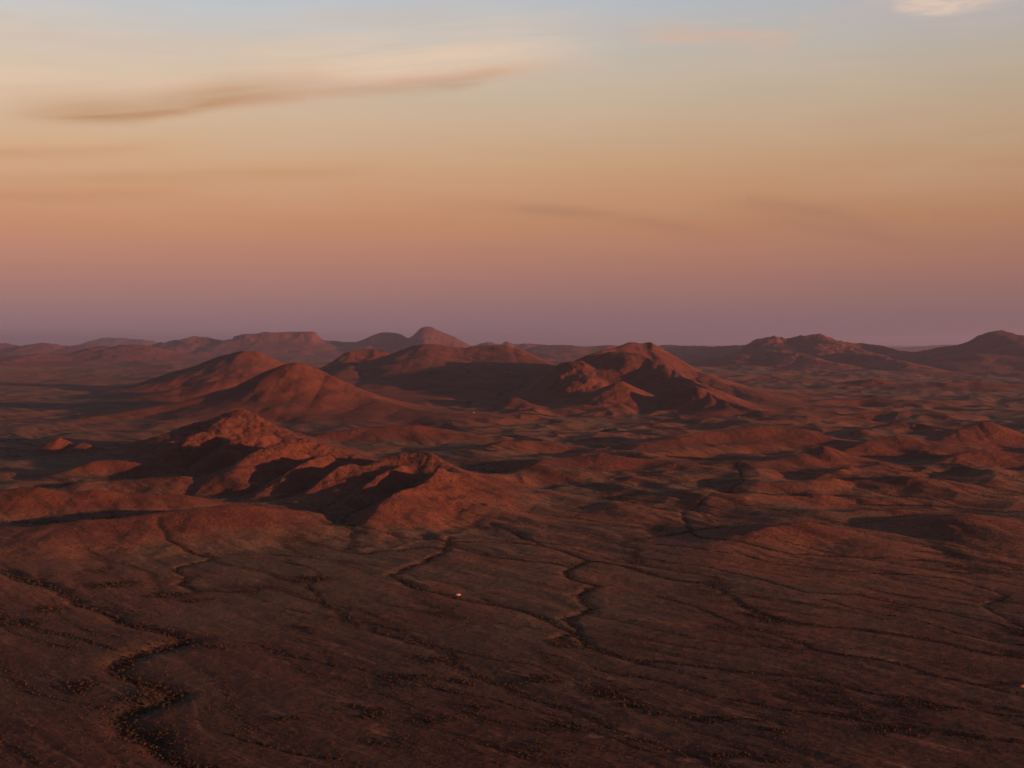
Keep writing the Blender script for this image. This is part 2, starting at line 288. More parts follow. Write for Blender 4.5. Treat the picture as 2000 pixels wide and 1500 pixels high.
 ('hill', 'second low lit rise in the rough ground at the right', [(1470,978,2330),(1530,968,2370),(1600,966,2390),(1680,972,2380)], 110,140,90,110,1.2),
 ('hill', 'smooth brown rise left of the dark hollow at the right', [(1400,1055,1880),(1450,1036,1930),(1490,1025,1965),(1530,1018,1985),(1570,1016,1990),(1610,1024,1980),(1660,1040,1940)], 100,130,160,110,1.25),
 ('hill', 'back rim of the dark hollow at the right', [(1560,1010,2150),(1620,1000,2190),(1690,992,2220),(1760,991,2225),(1830,998,2200)], 110,160,80,120,1.2),
 ('hill', 'red hill that shades the dark hollow at the right', [(1815,1018,1965),(1832,1009,1975),(1855,1004,1985),(1890,1003,1985),(1925,1008,1975),(1970,1017,1990),(2050,1032,1960),(2150,1050,1900)], 60,240,260,150,1.15),
 ('hill', 'small red bump on the right plain', [(1465,740,9300),(1490,735,9300),(1505,734,9300),(1530,742,9200),(1560,748,9100)], 150,250,500,400,1.4),
 ('hill', 'low bright ridge on the far right plain', [(1640,748,9000),(1680,742,9000),(1705,738,9000),(1730,744,8900),(1770,750,8800)], 200,260,450,350,1.4),
 ('hill', 'low bright ridge at the far right', [(1800,752,8700),(1840,746,8700),(1880,742,8700),(1930,747,8600),(1990,752,8500)], 250,300,450,350,1.4),
 ('hill', 'faint brown rise on the right plain', [(1580,790,6600),(1640,780,6700),(1700,776,6700),(1770,782,6600)], 300,350,420,350,1.3),
 ('hill', 'brown rise below the spiky hill at the right', [(1640,812,5100),(1700,806,5150),(1760,806,5150),(1850,812,5050)], 250,350,280,250,1.3),
]
YB = {'rounded left shoulder': 750, 'wide red hill behind': 772, 'low spur in front of the wide': 787, 'large smooth conical': 826, 'low lit ridge trailing': 816, 'tiny orange bump': 787, 'steep pointed red hill in': 812, 'small red cone': 812, 'spiky red hill right': 818, 'wide low mound': 868, 'tall rocky hill with banded': 905, 'blunt rock shoulder': 925, 'banded rock buttress': 930, 'second rocky summit': 950, 'small dark-sided spur': 965, 'small shoulder hill': 982, 'rocky ridge with a sharp': 985, 'red front spur of the rocky': 1002, 'lit middle rib': 985, 'smooth red apron': 988, 'small split hill': 888, 'low lumpy red ridge': 940, 'thin red spur': 965, 'long smooth red ridge': 1018, 'front red ridge below': 1065, 'brown mound beside': 1060, 'low rolling ridge in': 890, 'lit hill with one': 945, 'broad red hill under': 890, 'pointed red hill with': 940, 'rounded reddish hill': 900, 'low hill with a dark rim': 855, 'large red hill near': 895, 'grooved spur': 925, 'small outcrop mound': 862, 'low lit rise in': 966, 'second low lit rise': 987, 'smooth brown rise': 1068, 'back rim of': 1012, 'small red bump': 755, 'low bright ridge on': 764, 'low bright ridge at': 768, 'faint brown rise': 797, 'brown rise below': 824}   # photo row of each hill's front foot
SLOPE = 0.40
HILL = []
for nm, lab, cr, wl, wr, wf, wb, p in HILLS:
    yb = next((v for k, v in YB.items() if lab.startswith(k)), None)
    if yb:
        SLOPE = 0.20 if lab.startswith(('red hill that shades', 'smooth brown')) else 0.27 if lab.startswith(('red hill that shades', 'smooth brown', 'back rim', 'lit hill with', 'rocky ridge', 'brown mound', 'pointed red', 'front red', 'grooved')) else 0.38
        px_, py_, d_ = min(cr, key=lambda c: c[1]); db = CAM_H * F / (yb - HY)
        dt = (CAM_H + SLOPE * db) / (SLOPE + (py_ - HY) / F)
        cr = [(a, b, d * dt / d_) for a, b, d in cr]; wf = max((dt - db) * 1.15, 30); wb = wf * 0.8
    P = np.array([((a - 1000) / F * d, d, CAM_H - (b - HY) / F * d) for a, b, d in cr], dtype=np.float64)
    P[:, 2] -= plain(P[:, 0], P[:, 1])
    P[:, 2] = np.maximum(P[:, 2], 4.0)
    HILL.append((nm, lab, P, wl, wr, wf, wb, p))
# unseen hill added beyond the right edge, blocking low light to shade the foreground
HILL.append(('hill', 'unseen hill added beyond the right edge to cast shade', np.array([(1750., 1250., 95.), (2000., 900., 110.), (2300., 500., 70.)]), 450, 600, 600, 500, 1.3))

PW = 8.0
ROCKY = {'tall rocky': 1, 'blunt rock': 1, 'banded rock': 1, 'second rocky': 1, 'small dark-sided': .9, 'small shoulder': .8, 'rocky ridge': .65, 'red front spur': .8, 'lit middle rib': .9,
         'dark rocky shoulder': 1, 'front buttress': .4, 'highest red': .35, 'grooved': .7, 'steep pointed': .4, 'spiky': .6, 'dark jagged': .8, 'broken ridge': .7, 'broad mountain with a dark': .6, 'flat-topped': .05, 'low saddle': .3, 'tallest pointed': .35, 'rounded hazy': .35}
def rocky_of(lab, far=False): return next((v for k, v in ROCKY.items() if lab.startswith(k)), 0.8 if far else 0.22)
def authored(x, y):
    """smooth union of all the hills; returns height over the plain, owner id, owner share"""
    sh = x.shape; x = x.ravel(); y = y.ravel()
    acc = np.zeros(x.size); best = np.zeros(x.size); own = np.full(x.size, -1, np.int32); rk = np.zeros(x.size)
    wx = x + 0.9 * fbm(x, y, 420, 2, 11) * np.clip(y, 800, 9000) * 0.004 + fbm(x, y, 120, 2, 12) * np.clip(y, 800, 9000) * 0.0012
    wy = y + (0.9 * fbm(x, y, 420, 2, 13) * 0.012 + fbm(x, y, 130, 2, 14) * 0.003) * np.clip(y, 800, 9000)
    for hid, (nm, lab, P, wl, wr, wf, wb, p) in enumerate(HILL):
        sel = np.nonzero((x > P[:, 0].min() - wl * 1.9) & (x < P[:, 0].max() + wr * 1.9) & (y > P[:, 1].min() - wf * 1.9) & (y < P[:, 1].max() + wb * 1.9))[0]
        if not sel.size: continue
        X = wx[sel]; Y = wy[sel]; h = np.zeros(sel.size)
        amp = (0.05 + 0.19 * rocky_of(lab, P[0, 1] > 11500)) if nm != 'mesa' else 0.1
        sc = (wl + wr + wf + wb) / 4
        flute = 1 + amp * fbm(X, Y, sc * 0.55, 3, 40 + hid)
        for i in range(len(P) - 1):
            ax, ay, az_ = P[i]; bx, by, bz = P[i + 1]
            ux, uy = bx - ax, by - ay; L2 = ux * ux + uy * uy
            # metric squeezed so that distances compare in widths
            wy_ = (wl + wr) / (wf + wb)
            t = np.clip(((X - ax) * ux + (Y - ay) * uy * wy_ ** 2) / (ux * ux + uy * uy * wy_ ** 2), 0, 1)
            dx = X - (ax + t * ux); dy = Y - (ay + t * uy)
            rx = np.where(dx < 0, wl, wr); ry = np.where(dy < 0, wf, wb)
            r = np.sqrt((dx / rx) ** 2 + (dy / ry) ** 2) * flute
            e = 0.03
            r = (np.sqrt(r * r + e * e) - e)
            if nm == 'mesa':
                f = np.where(r < 0.10, 1.0, np.where(r < 0.22, 1 - (r - 0.10) * 3.2, 0.616 * np.clip(1 - (r - 0.22) / 1.3, 0, 1) ** 1.6))
            else:
                f = np.clip(1 - r / 1.25, 0, 1) ** p
            h = np.maximum(h, (az_ + t * (bz - az_)) * f)
        acc[sel] += h ** PW; rk[sel] += h ** PW * rocky_of(lab, P[0, 1] > 11500)
        b = h > best[sel]
        s2 = sel[b]; best[s2] = h[b]; own[s2] = hid
    return (acc ** (1 / PW)).reshape(sh), own.reshape(sh), (rk / (acc + 1e-9)).reshape(sh)

# authored washes, (px, py) polylines with half width in metres and depth
WASH = [
 (8.0, 2.6, [(-150,1085),(-60,1100),(0,1114),(60,1130),(120,1150),(160,1172),(200,1192),(240,1212),(300,1224),(345,1234),(368,1242),(350,1256),(290,1268),(245,1282),(230,1298),(250,1318),(300,1335),(343,1352),(330,1368),(270,1384),(232,1403),(250,1424),(300,1444),(320,1468),(370,1488),(430,1508),(520,1550),(600,1620)]),
 (2.0, 1.0, [(-100,1190),(0,1205),(60,1220),(130,1240),(170,1252),(215,1264),(245,1282)]),
 (3.0, 1.6, [(310,1042),(322,1062),(370,1075),(420,1087),(370,1098),(338,1110),(368,1122),(350,1138),(390,1148),(470,1153)]),
 (3.2, 1.6, [(880,1045),(870,1070),(850,1084),(815,1098),(765,1122),(790,1140),(850,1158),(900,1168),(980,1180),(1040,1195),(1075,1210),(1130,1240),(1150,1262),(1250,1292)]),
 (3.2, 1.7, [(640,1020),(690,1036),(780,1046),(880,1052),(1000,1056),(1060,1062),(1110,1075),(1150,1090),(1105,1112),(1120,1128),(1165,1142),(1125,1160),(1165,1185),(1110,1205),(1125,1225),(1090,1245),(1130,1264)]),
 (2.6, 1.5, [(960,1020),(1030,1045),(1060,1062)]),
 (2.6, 1.5, [(1330,1000),(1350,1030),(1368,1052),(1440,1064),(1540,1078),(1690,1084),(1800,1090),(1930,1104),(2080,1116)]),
 (1.8, 1.1, [(1280,1060),(1350,1071),(1440,1084),(1530,1099),(1640,1112),(1760,1118),(1860,1130),(1920,1148),(1965,1163),(1920,1182),(1960,1205),(2020,1232)]),
 (1.8, 1.1, [(1290,1090),(1400,1108),(1500,1135),(1580,1156),(1680,1160),(1750,1176),(1850,1194),(1900,1206),(1950,1216),(2010,1236),(2100,1250)]),
 (2.2, 1.4, [(1150,1090),(1230,1105),(1310,1129),(1375,1135),(1405,1146),(1440,1174),(1480,1194),(1520,1208),(1600,1219),(1740,1234),(1850,1254),(1950,1276),(2100,1294)]),
 (1.6, 1.0, [(1280,1160),(1360,1183),(1420,1212),(1500,1234),(1550,1248),(1600,1266),(1680,1282),(1770,1300),(1830,1319),(1950,1346),(2100,1378)]),
 (1.7, 1.0, [(1130,1264),(1220,1285),(1320,1295),(1450,1308),(1540,1318),(1620,1330),(1720,1354),(1850,1378),(2060,1402)]),
 (2.0, 1.2, [(1160,1300),(1250,1318),(1350,1342),(1450,1368),(1560,1384),(1660,1402),(1760,1418),(1860,1432),(2000,1452),(2120,1465)]),
 (1.5, 0.9, [(700,1210),(780,1230),(860,1262),(930,1278),(1040,1300),(1160,1345),(1260,1372)]),
 (1.4, 0.9, [(480,1250),(600,1285),(720,1310),(840,1340),(960,1365),(1080,1395),(1200,1440),(1300,1475)]),
 (1.4, 0.8, [(440,1430),(560,1460),(700,1490),(820,1530)]),
 (1.8, 1.1, [(560,1090),(620,1120),(600,1150),(640,1180),(690,1205)]),
 (1.6, 1.0, [(1600,1170),(1700,1192),(1800,1212),(1900,1240),(2050,1268)]),
 (1.8, 1.0, [(1330,1000),(1380,985),(1450,960),(1440,930),(1500,905)]),
]
WASHW = [(w, dp, [ground_pt(a, b) for a, b in pl]) for w, dp, pl in WASH]
TRACK = [ground_pt(a, b) for a, b in [(470,1318),(412,1330),(385,1342),(368,1358),(382,1378),(384,1402),(392,1425),(425,1445),(470,1470),(560,1500)]]
THICKET = [(840,1285,70,14),(210,1140,60,8),(40,1215,60,12),(150,1340,60,14),(290,1360,50,22),(300,1440,60,30),(600,1130,60,6),
 (1190,1350,80,14),(1250,1378,70,10),(1400,1402,90,14),(1520,1432,60,12),(700,1385,60,10),(860,1412,60,8),(900,1330,60,8),
 (1660,1392,110,12),(1760,1425,80,10),(1110,1255,30,12),(1500,1205,40,8),(1990,1235,40,14),(1420,1475,70,10),(1480,1480,50,10),(330,1160,50,6),
 (380,1170,40,5),(820,1330,80,8),(1050,1330,60,6),(560,1405,40,6),(230,1300,18,16),(345,1245,30,9),(600,1225,40,5),(1800,1380,60,8),(1030,1465,60,10),(760,1450,60,8),
 (1100,1415,60,8),(940,1385,50,6),(420,1260,40,5),(80,1190,50,6)]
THW = []
for a, b, rx, ry in THICKET:
    cx_, cy_ = ground_pt(a, b)
    _, y0 = ground_pt(a, b - ry); _, y1 = ground_pt(a, b + ry)
    THW.append((cx_, cy_, rx / F * cy_, (y0 - y1) / 2))

def polydist(x, y, pl, pad):
    xs = [p[0] for p in pl]; ys = [p[1] for p in pl]
    d = np.full(x.shape, 1e9)
    sel = (x > min(xs) - pad) & (x < max(xs) + pad) & (y > min(ys) - pad) & (y < max(ys) + pad)
    if not sel.any(): return d
    X = x[sel]; Y = y[sel]; m = np.full(X.shape, 1e9)
    for i in range(len(pl) - 1):
        ax, ay = pl[i]; ux, uy = pl[i + 1][0] - ax, pl[i + 1][1] - ay
        t = np.clip(((X - ax) * ux + (Y - ay) * uy) / (ux * ux + uy * uy + 1e-9), 0, 1)
        m = np.minimum(m, np.hypot(X - ax - t * ux, Y - ay - t * uy))
    d[sel] = m
    return d

def wash_field(x, y):
    """authored channels: carve depth and strength 0..1"""
    jx = x + 5 * fbm(x, y, 55, 2, 71); jy = y + 7 * fbm(x, y, 60, 2, 72)
    dep = np.zeros(x.shape); st = np.zeros(x.shape)
    for w, dp, pl in WASHW:
        d = polydist(jx, jy, pl, 60)
        dep = np.maximum(dep, dp * np.exp(-(d / (w * 1.6)) ** 2))
        st = np.maximum(st, np.exp(-(d / (w * (1.0 if w > 4 else 1.45))) ** 2) * (1.0 if w > 4 else 0.92))
    return dep, st

def base(x, y):
    h, own, rk = authored(x, y)
    hill = sstep(h, 2, 45)
    dist = np.clip(y, 1000, 30000)
    z = plain(x, y) + h
    # relief on the slopes
    z = z + hill * (ridged(x, y, 260, 4, 5, 0.5) - 0.6) * np.clip(h * 0.09, 0, 16) * rk
    z = z + sstep(h, 60, 400) * (ridged(x, y, 900, 4, 8) - 0.95) * (12 + 22 * sstep(y, 9000, 16000)) * np.clip(rk + 0.2, 0, 1)
    # rock bands
    tb = (z + 5 * fbm(x, y, 120, 2, 95)) / 11.0; tb = tb - np.floor(tb)
    z = z + hill * sstep(rk, 0.5, 0.95) * sstep(h, 12, 40) * 2.6 * (sstep(tb, 0.0, 0.28) - tb)
    # rolling rough ground in the middle distance
    rough = sstep(y, 1900, 2600) * (1 - sstep(y, 9000, 16000)) * (1 - 0.95 * hill)
    rx = sstep(x / dist, -0.12, 0.02)
    z = z + rough * (0.35 + 0.65 * rx) * (np.maximum(ridged(x, y * 0.8, 520, 3, 21, 0.55), -0.2) * 15.0)
    z = z + rough * 5 * fbm(x, y, 210, 2, 27)
    z = z + rough * (0.3 + 0.7 * rx) * (1 - sstep(y, 5000, 9000)) * np.clip(ridged(x * 0.8, y, 230, 3, 23, 0.5) - 0.35, 0, 2) * 5.5
    far = sstep(y, 7000, 12000)
    z = z + far * (1 - 0.9 * hill) * (np.maximum(ridged(x, y * 0.7, 1900, 5, 31, 0.5), 0) * 40 + fbm(x, y, 5200, 2, 33) * 25)
    # drainage-aligned swells: broad backs with sharp little valleys
    u = 0.655 * x - 0.755 * y; v = 0.755 * x + 0.655 * y
    wv = v + 30 * fbm(x, y, 260, 2, 81)
    pl = (1 - sstep(y, 5500, 9500)) * (1 - 0.97 * hill)
    z = z - pl * (1.1 + 0.8 * sstep(y, 1300, 2200)) * ridged(u * 0.20, wv, 78, 3, 83, 0.5)
    z = z - pl * sstep(y, 1350, 2300) * 4.2 * ridged(u * 0.34 + 700, wv, 210, 3, 85, 0.5)
    # gentle swells of the near plain
    z = z + (1 - hill) * (1.2 * fbm(x, y, 260, 2, 51) + 0.25 * fbm(x, y, 40, 2, 52))
    return z, h, own, rk

# ------------------------------------------------------------------ erosion on nested grids
def flood(h, eps):
    ny, nx = h.shape; f = h.ravel().tolist(); N = nx * ny
    seen = bytearray(N); hp = []
    for i in range(nx): hp.append((f[i], i)); hp.append((f[N - 1 - i], N - 1 - i)); seen[i] = 1; seen[N - 1 - i] = 1
    for j in range(1, ny - 1):
        a = j * nx; hp.append((f[a], a)); hp.append((f[a + nx - 1], a + nx - 1)); seen[a] = 1; seen[a + nx - 1] = 1
    heapq.heapify(hp); pop = heapq.heappop; push = heapq.heappush
    offs = (-1, 1, -nx, nx, -nx - 1, -nx + 1, nx - 1, nx + 1)
    while hp:
        z, i = pop(hp)
        for o in offs:
            k = i + o
            if 0 <= k < N and not seen[k]:
                seen[k] = 1
                if f[k] <= z: f[k] = z + eps
                push(hp, (f[k], k))
    return np.array(f).reshape(ny, nx)

def route(f, dx):
    ny, nx = f.shape; idx = np.arange(nx * ny).reshape(ny, nx); rec = idx.copy(); best = np.zeros(f.shape); dl = np.full(f.shape, dx)
    for oy in (-1, 0, 1):
        for ox in (-1, 0, 1):
            if not (ox or oy): continue
            L = dx * math.hypot(ox, oy)
            c = f[1:-1, 1:-1]; nb = f[1 + oy:ny - 1 + oy, 1 + ox:nx - 1 + ox]
            s = (c - nb) / L
            m = s > best[1:-1, 1:-1]
            best[1:-1, 1:-1][m] = s[m]; rec[1:-1, 1:-1][m] = idx[1 + oy:ny - 1 + oy, 1 + ox:nx - 1 + ox][m]; dl[1:-1, 1:-1][m] = L
    rec = rec.ravel(); dep = (rec != idx.ravel()).astype(np.int64); anc = rec.copy()
    for _ in range(13):
        dep = dep + dep[anc]; anc = anc[anc]
    order = np.argsort(dep, kind='stable'); ds = dep[order]
    cuts = np.nonzero(np.diff(ds))[0] + 1
    levels = np.split(order, cuts)
    return rec, dl.ravel(), levels

def blur(a, n=1):
    for _ in range(n):
        p = np.pad(a, 1, mode='edge')
        a = (p[1:-1, :-2] + 2 * p[1:-1, 1:-1] + p[1:-1, 2:]) / 4
        p = np.pad(a, 1, mode='edge')
        a = (p[:-2, 1:-1] + 2 * p[1:-1, 1:-1] + p[2:, 1:-1]) / 4
    return a

GRIDS = []
def erode(x0, x1, y0, y1, dx, K, its, diff, seed):
    xs = np.arange(x0, x1, dx); ys = np.arange(y0, y1, dx); X, Y = np.meshgrid(xs, ys)
    z0, h0, _, rk0 = base(X, Y)
    dep, st = wash_field(X, Y)
    z0n = z0 - dep
    z = z0n + fbm(X, Y, dx * 6, 2, seed) * dx * 0.02
    K = K * (0.35 + 0.65 * sstep(h0, 1, 30) * np.clip(rk0 + 0.25, 0, 1))
    A = None
    for it in range(its):
        if it % 3 == 0:
            f = flood(z, 1e-4 * dx); rec, dl, levels = route(f, dx)
        A = np.full(z.size, dx * dx)
        for lv in reversed(levels[1:]):
            np.add.at(A, rec[lv], A[lv]) if lv.size < 64 else A.__iadd__(np.bincount(rec[lv], weights=A[lv], minlength=A.size)) if lv.size > 20000 else np.add.at(A, rec[lv], A[lv])
        zf = z.ravel().copy(); Kf = (K.ravel() * np.sqrt(A) / dl)
        for lv in levels[1:]:
            r = zf[rec[lv]]; c = zf[lv]; k = Kf[lv]
            zf[lv] = np.where(c > r, (c + k * r) / (1 + k), c)
        z = zf.reshape(z.shape)
        z = z + diff * (blur(z) - z)
    A = A.reshape(z.shape)
    la = np.log10(blur(A, 1))
    dz = z - z0
    dz = dz - blur(dz, 1) * 0.0
    g = (x0, y0, dx, dz, la, st)
    # fade at the rim of the grid
    ny, nx = z.shape
    m = 0.08
    fx = np.minimum(sstep(np.arange(nx) / nx, 0, m), 1 - sstep(np.arange(nx) / nx, 1 - m, 1.0))
    fy = np.minimum(sstep(np.arange(ny) / ny, 0, m), 1 - sstep(np.arange(ny) / ny, 1 - m * 2, 1.0))
    GRIDS.append((x0, y0, dx, blur(dz, 1), la, np.outer(fy, fx)))
    print('eroded', z.shape, round(time.time() - T0, 1), 'dz', float(dz.min()), float(dz.max()))

def samp(g, x, y, A):
    x0, y0, dx = g[:3]; ny, nx = A.shape
    fx = (x - x0) / dx; fy = (y - y0) / dx
    ok = (fx > 0) & (fy > 0) & (fx < nx - 1.001) & (fy < ny - 1.001)
    fx = np.clip(fx, 0, nx - 1.001); fy = np.clip(fy, 0, ny - 1.001)
    ix = fx.astype(int); iy = fy.astype(int); tx = fx - ix; ty = fy - iy
    tx = tx * tx * (3 - 2 * tx) * 0.5 + tx * 0.5; ty = ty * ty * (3 - 2 * ty) * 0.5 + ty * 0.5
    v = (A[iy, ix] * (1 - tx) + A[iy, ix + 1] * tx) * (1 - ty) + (A[iy + 1, ix] * (1 - tx) + A[iy + 1, ix + 1] * tx) * ty
    return v, ok

erode(-10500, 10500, 6500, 28000, 38, 0.030, 5, 0.25, 91)
erode(-3900, 3900, 2300, 8600, 12, 0.020, 6, 0.25, 92)
erode(-1150, 1250, 700, 3000, 4.2, 0.012, 6, 0.25, 93)

def terrain(x, y):
    """height, hill mask, wash mask, thicket mask, owner id at world points"""
    z, h, own, rk = base(x, y)
    wash = np.zeros(x.shape); dzt = np.zeros(x.shape)
    for g in GRIDS:                                  # coarse to fine, finer replaces coarser
        dz, ok = samp(g, x, y, g[3]); la, _ = samp(g, x, y, g[4]); w, _ = samp(g, x, y, g[5])
        w = np.where(ok, w, 0)
        d0 = math.log10(g[2] ** 2)
        ws = sstep(la, d0 + 1.35, d0 + 2.1) * 0.30 + sstep(la, d0 + 2.1, d0 + 3.6) * 0.45
        dzt = dzt * (1 - w) + dz * w; wash = wash * (1 - w) + ws * w
    dep, st = wash_field(x, y)
    u = 0.655 * x - 0.755 * y; wv = 0.755 * x + 0.655 * y + 30 * fbm(x, y, 260, 2, 81)
    gul = sstep(1 - 2 * np.abs(perlin(u * 0.20 / 78, wv / 78, 83)), 0.62, 0.98) * (1 - sstep(h, 3, 20)) * (1 - sstep(y, 5500, 9500))
    gul = gul * sstep(fbm(x, y, 190, 2, 88), -0.5, 0.35)
    z = z + dzt
    z = z - dep * 0.5
    wash = np.maximum(np.maximum(wash * 0.85, st), gul * 0.5)
    # fine relief, scaled so that it stays real at every distance
    hill = sstep(h, 2, 40)
    z = z + hill * rk * (2.2 * ridged(x, y, 42, 3, 61, 0.55)) * sstep(h, 5, 60) * np.clip(6000 / np.maximum(y, 1000), 0.4, 1)
    z = z + 0.22 * fbm(x, y, 13, 2, 66)
    thick = np.zeros(x.shape)
    jx = x + 14 * fbm(x, y, 45, 3, 75); jy = y + 22 * fbm(x, y, 45, 3, 76)
    for cx_, cy_, rx, ry in THW:
        thick = np.maximum(thick, np.exp(-(((jx - cx_) / rx) ** 2 + ((jy - cy_) / ry) ** 2) * 1.2))
    return z, h, wash, thick, own

# polar sheet round the camera's foot, finest where the camera looks
a_f = np.linspace(-R(24.5), R(24.5), 1000)
a_s = np.concatenate([np.linspace(R(24.5), R(60), 60)[1:], np.linspace(R(60), R(300), 60)[1:], np.linspace(R(300), R(335.5), 60)[1:-1]])
A_ = np.concatenate([a_f, a_s]); nA = A_.size
rr = [12.0]
while rr[-1] < 820: rr.append(rr[-1] * 1.045)
while rr[-1] < 90000:
    r = rr[-1]; rr.append(r * (1.0 + (0.0032 if r < 9500 else 0.0046 if r < 28000 else 0.015)))
R_ = np.array(rr); nR = R_.size
rg, ag = np.meshgrid(R_, A_, indexing='ij')
GX = rg * np.sin(ag); GY = rg * np.cos(ag)
print('sheet', nR, nA, nR * nA)
Z, H, WA, TH, OWN = (np.empty(GX.shape) for _ in range(5))
st_ = 60
for i in range(0, nR, st_):
    s = slice(i, min(i + st_, nR))
    Z[s], H[s], WA[s], TH[s], OWN[s] = terrain(GX[s], GY[s])
OWN = OWN.astype(np.int32)
print('terrain', round(time.time() - T0, 1))

# normals of the whole sheet so that the pieces join without a seam
PX = np.stack([GX, GY, Z], -1)
du = np.empty_like(PX); du[1:-1] = PX[2:] - PX[:-2]; du[0] = PX[1] - PX[0]; du[-1] = PX[-1] - PX[-2]
dv = np.roll(PX, -1, 1) - np.roll(PX, 1, 1)
NRM = np.cross(dv, du); NRM /= np.linalg.norm(NRM, axis=-1, keepdims=True) + 1e-12
if NRM[nR // 2, nA // 4, 2] < 0: NRM = -NRM

idx = np.arange(nR * nA).reshape(nR, nA)
i0 = idx[:-1]; i1 = idx[1:]; Q = np.stack([i0, np.roll(i0, -1, 1), np.roll(i1, -1, 1), i1], -1).reshape(-1, 4)
hq = H.ravel()[Q].mean(1); oq = OWN.ravel()[Q[:, 0]]
peak = np.array([P[:, 2].max() for _, _, P, *_ in HILL])
isH = (oq >= 0) & (hq > np.minimum(0.16 * peak[np.clip(oq, 0, None)], 9.0) + 1.0)
gid = np.where(isH, oq, -1)
vp = PX.reshape(-1, 3).astype(np.float32); vn = NRM.reshape(-1, 3).astype(np.float32)
va = {'hill': H.ravel(), 'wash': WA.ravel(), 'thicket': TH.ravel()}
trk = np.exp(-(polydist(GX + 1.2 * fbm(GX, GY, 30, 2, 5), GY, TRACK, 20).ravel() / 1.3) ** 2)
va['track'] = trk

# ------------------------------------------------------------------ ground material
def ground_material():
    mt = bpy.data.materials.new('desert_ground'); mt.use_nodes = True
    G = NT(mt.node_tree); mt.node_tree.nodes.clear()
    pos = G.n('ShaderNodeNewGeometry')
    P = pos.outputs['Position']; 
    at = lambda k: G.n('ShaderNodeAttribute', attribute_name=k).outputs['Fac']
    hill, wash, thick, track = at('hill'), at('wash'), at('thicket'), at('track')
    sn = G.n('ShaderNodeSeparateXYZ'); G.link(pos.outputs['True Normal'], sn.inputs[0])
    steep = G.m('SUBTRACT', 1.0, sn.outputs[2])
    n800 = G.noise(P, 1 / 900, 3, 0.55, 0.5); n150 = G.noise(P, 1 / 170, 4, 0.6, 0.6)
    n30 = G.noise(P, 1 / 30, 4, 0.62); n6 = G.noise(P, 1 / 6, 3, 0.65); n2 = G.noise(P, 0.55, 2, 0.6)
    tan = G.mix(G.ss(n150, 0.35, 0.68), (0.150, 0.070, 0.042), (0.105, 0.052, 0.034))
    tan = G.mix(G.m('MULTIPLY', G.ss(G.m('ADD', n800, G.m('MULTIPLY', G.m('SUBTRACT', n150, 0.5), 0.5)), 0.44, 0.56), 0.9), tan, (0.092, 0.071, 0.048))
    tan = G.mix(G.m('MULTIPLY', G.ss(n30, 0.5, 0.75), 0.5), tan, (0.175, 0.090, 0.055))
    red = G.mix(G.ss(n150, 0.3, 0.7), (0.125, 0.045, 0.026), (0.090, 0.032, 0.020))
    red = G.mix(G.m('MULTIPLY', G.ss(n30, 0.45, 0.75), 0.5), red, (0.130, 0.058, 0.034))
    hm = G.m('ADD', G.ss(G.m('ADD', hill, G.m('MULTIPLY', G.m('SUBTRACT', n150, 0.5), 26)), 3, 22),
             G.m('MULTIPLY', G.ss(steep, 0.01, 0.05), 0.6), clamp=True)
    col = G.mix(hm, tan, red)
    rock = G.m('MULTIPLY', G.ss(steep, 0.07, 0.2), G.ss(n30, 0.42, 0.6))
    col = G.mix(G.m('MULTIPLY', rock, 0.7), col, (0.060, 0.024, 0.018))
    # the near plain's dimmer light is put into its colour, along with denser scrub
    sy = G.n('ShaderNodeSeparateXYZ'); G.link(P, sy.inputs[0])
    near_dim = G.m('MULTIPLY', G.m('SUBTRACT', 1.0, G.ss(G.m('ADD', sy.outputs[1], G.m('MULTIPLY', G.m('SUBTRACT', n150, 0.5), 900)), 900, 1750)), 0.75)
    col = G.mix(near_dim, col, (0.038, 0.023, 0.020))
    # dark scrub: along the washes, in thickets and speckled over everything
    veg = (0.026, 0.019, 0.014)
    wv = G.m('MULTIPLY', G.ss(G.m('ADD', wash, G.m('MULTIPLY', G.m('SUBTRACT', n30, 0.5), 0.8)), 0.22, 0.7), 0.86)
    col = G.mix(wv, col, veg)
    rot = G.n('ShaderNodeMapping'); G.link(P, rot.inputs[0]); rot.inputs['Rotation'].default_value = (0, 0, R(49)); rot.inputs['Scale'].default_value = (1, 1, 1)
    stv = G.noise(G.scale(rot.outputs[0], (1 / 150, 1 / 22, 1 / 60)), 1.0, 5, 0.62, 0.5)
    col = G.mix(G.m('MULTIPLY', G.ss(stv, 0.52, 0.70), 0.55), col, (0.040, 0.026, 0.019))
    stw = G.noise(G.scale(rot.outputs[0], (1 / 90, 1 / 14, 1 / 40)), 1.0, 5, 0.65, 0.9)
    col = G.mix(G.m('MULTIPLY', G.ss(stw, 0.55, 0.68), 0.5), col, (0.038, 0.024, 0.018))
    col = G.mix(G.m('MULTIPLY', G.ss(stw, 0.46, 0.32), G.m('MULTIPLY', G.m('SUBTRACT', 1.0, hm), 0.5)), col, (0.20, 0.115, 0.075))
    tv = G.m('MULTIPLY', G.ss(G.m('ADD', thick, G.m('MULTIPLY', G.m('SUBTRACT', n6, 0.5), 1.2)), 0.35, 0.8), 0.7)
    col = G.mix(tv, col, (0.022, 0.019, 0.012))
    vor = G.n('ShaderNodeTexVoronoi'); G.link(P, vor.inputs['Vector']); vor.inputs['Scale'].default_value = 1 / 7.0
    dots = G.m('SUBTRACT', 1.0, G.ss(G.m('ADD', vor.outputs['Distance'], G.m('MULTIPLY', G.m('SUBTRACT', n2, 0.5), 0.5)), 0.14, 0.42))
    col = G.mix(G.m('MULTIPLY', dots, G.m('ADD', 0.25, G.m('MULTIPLY', G.ss(n30, 0.45, 0.7), 0.5))), col, (0.030, 0.018, 0.013))
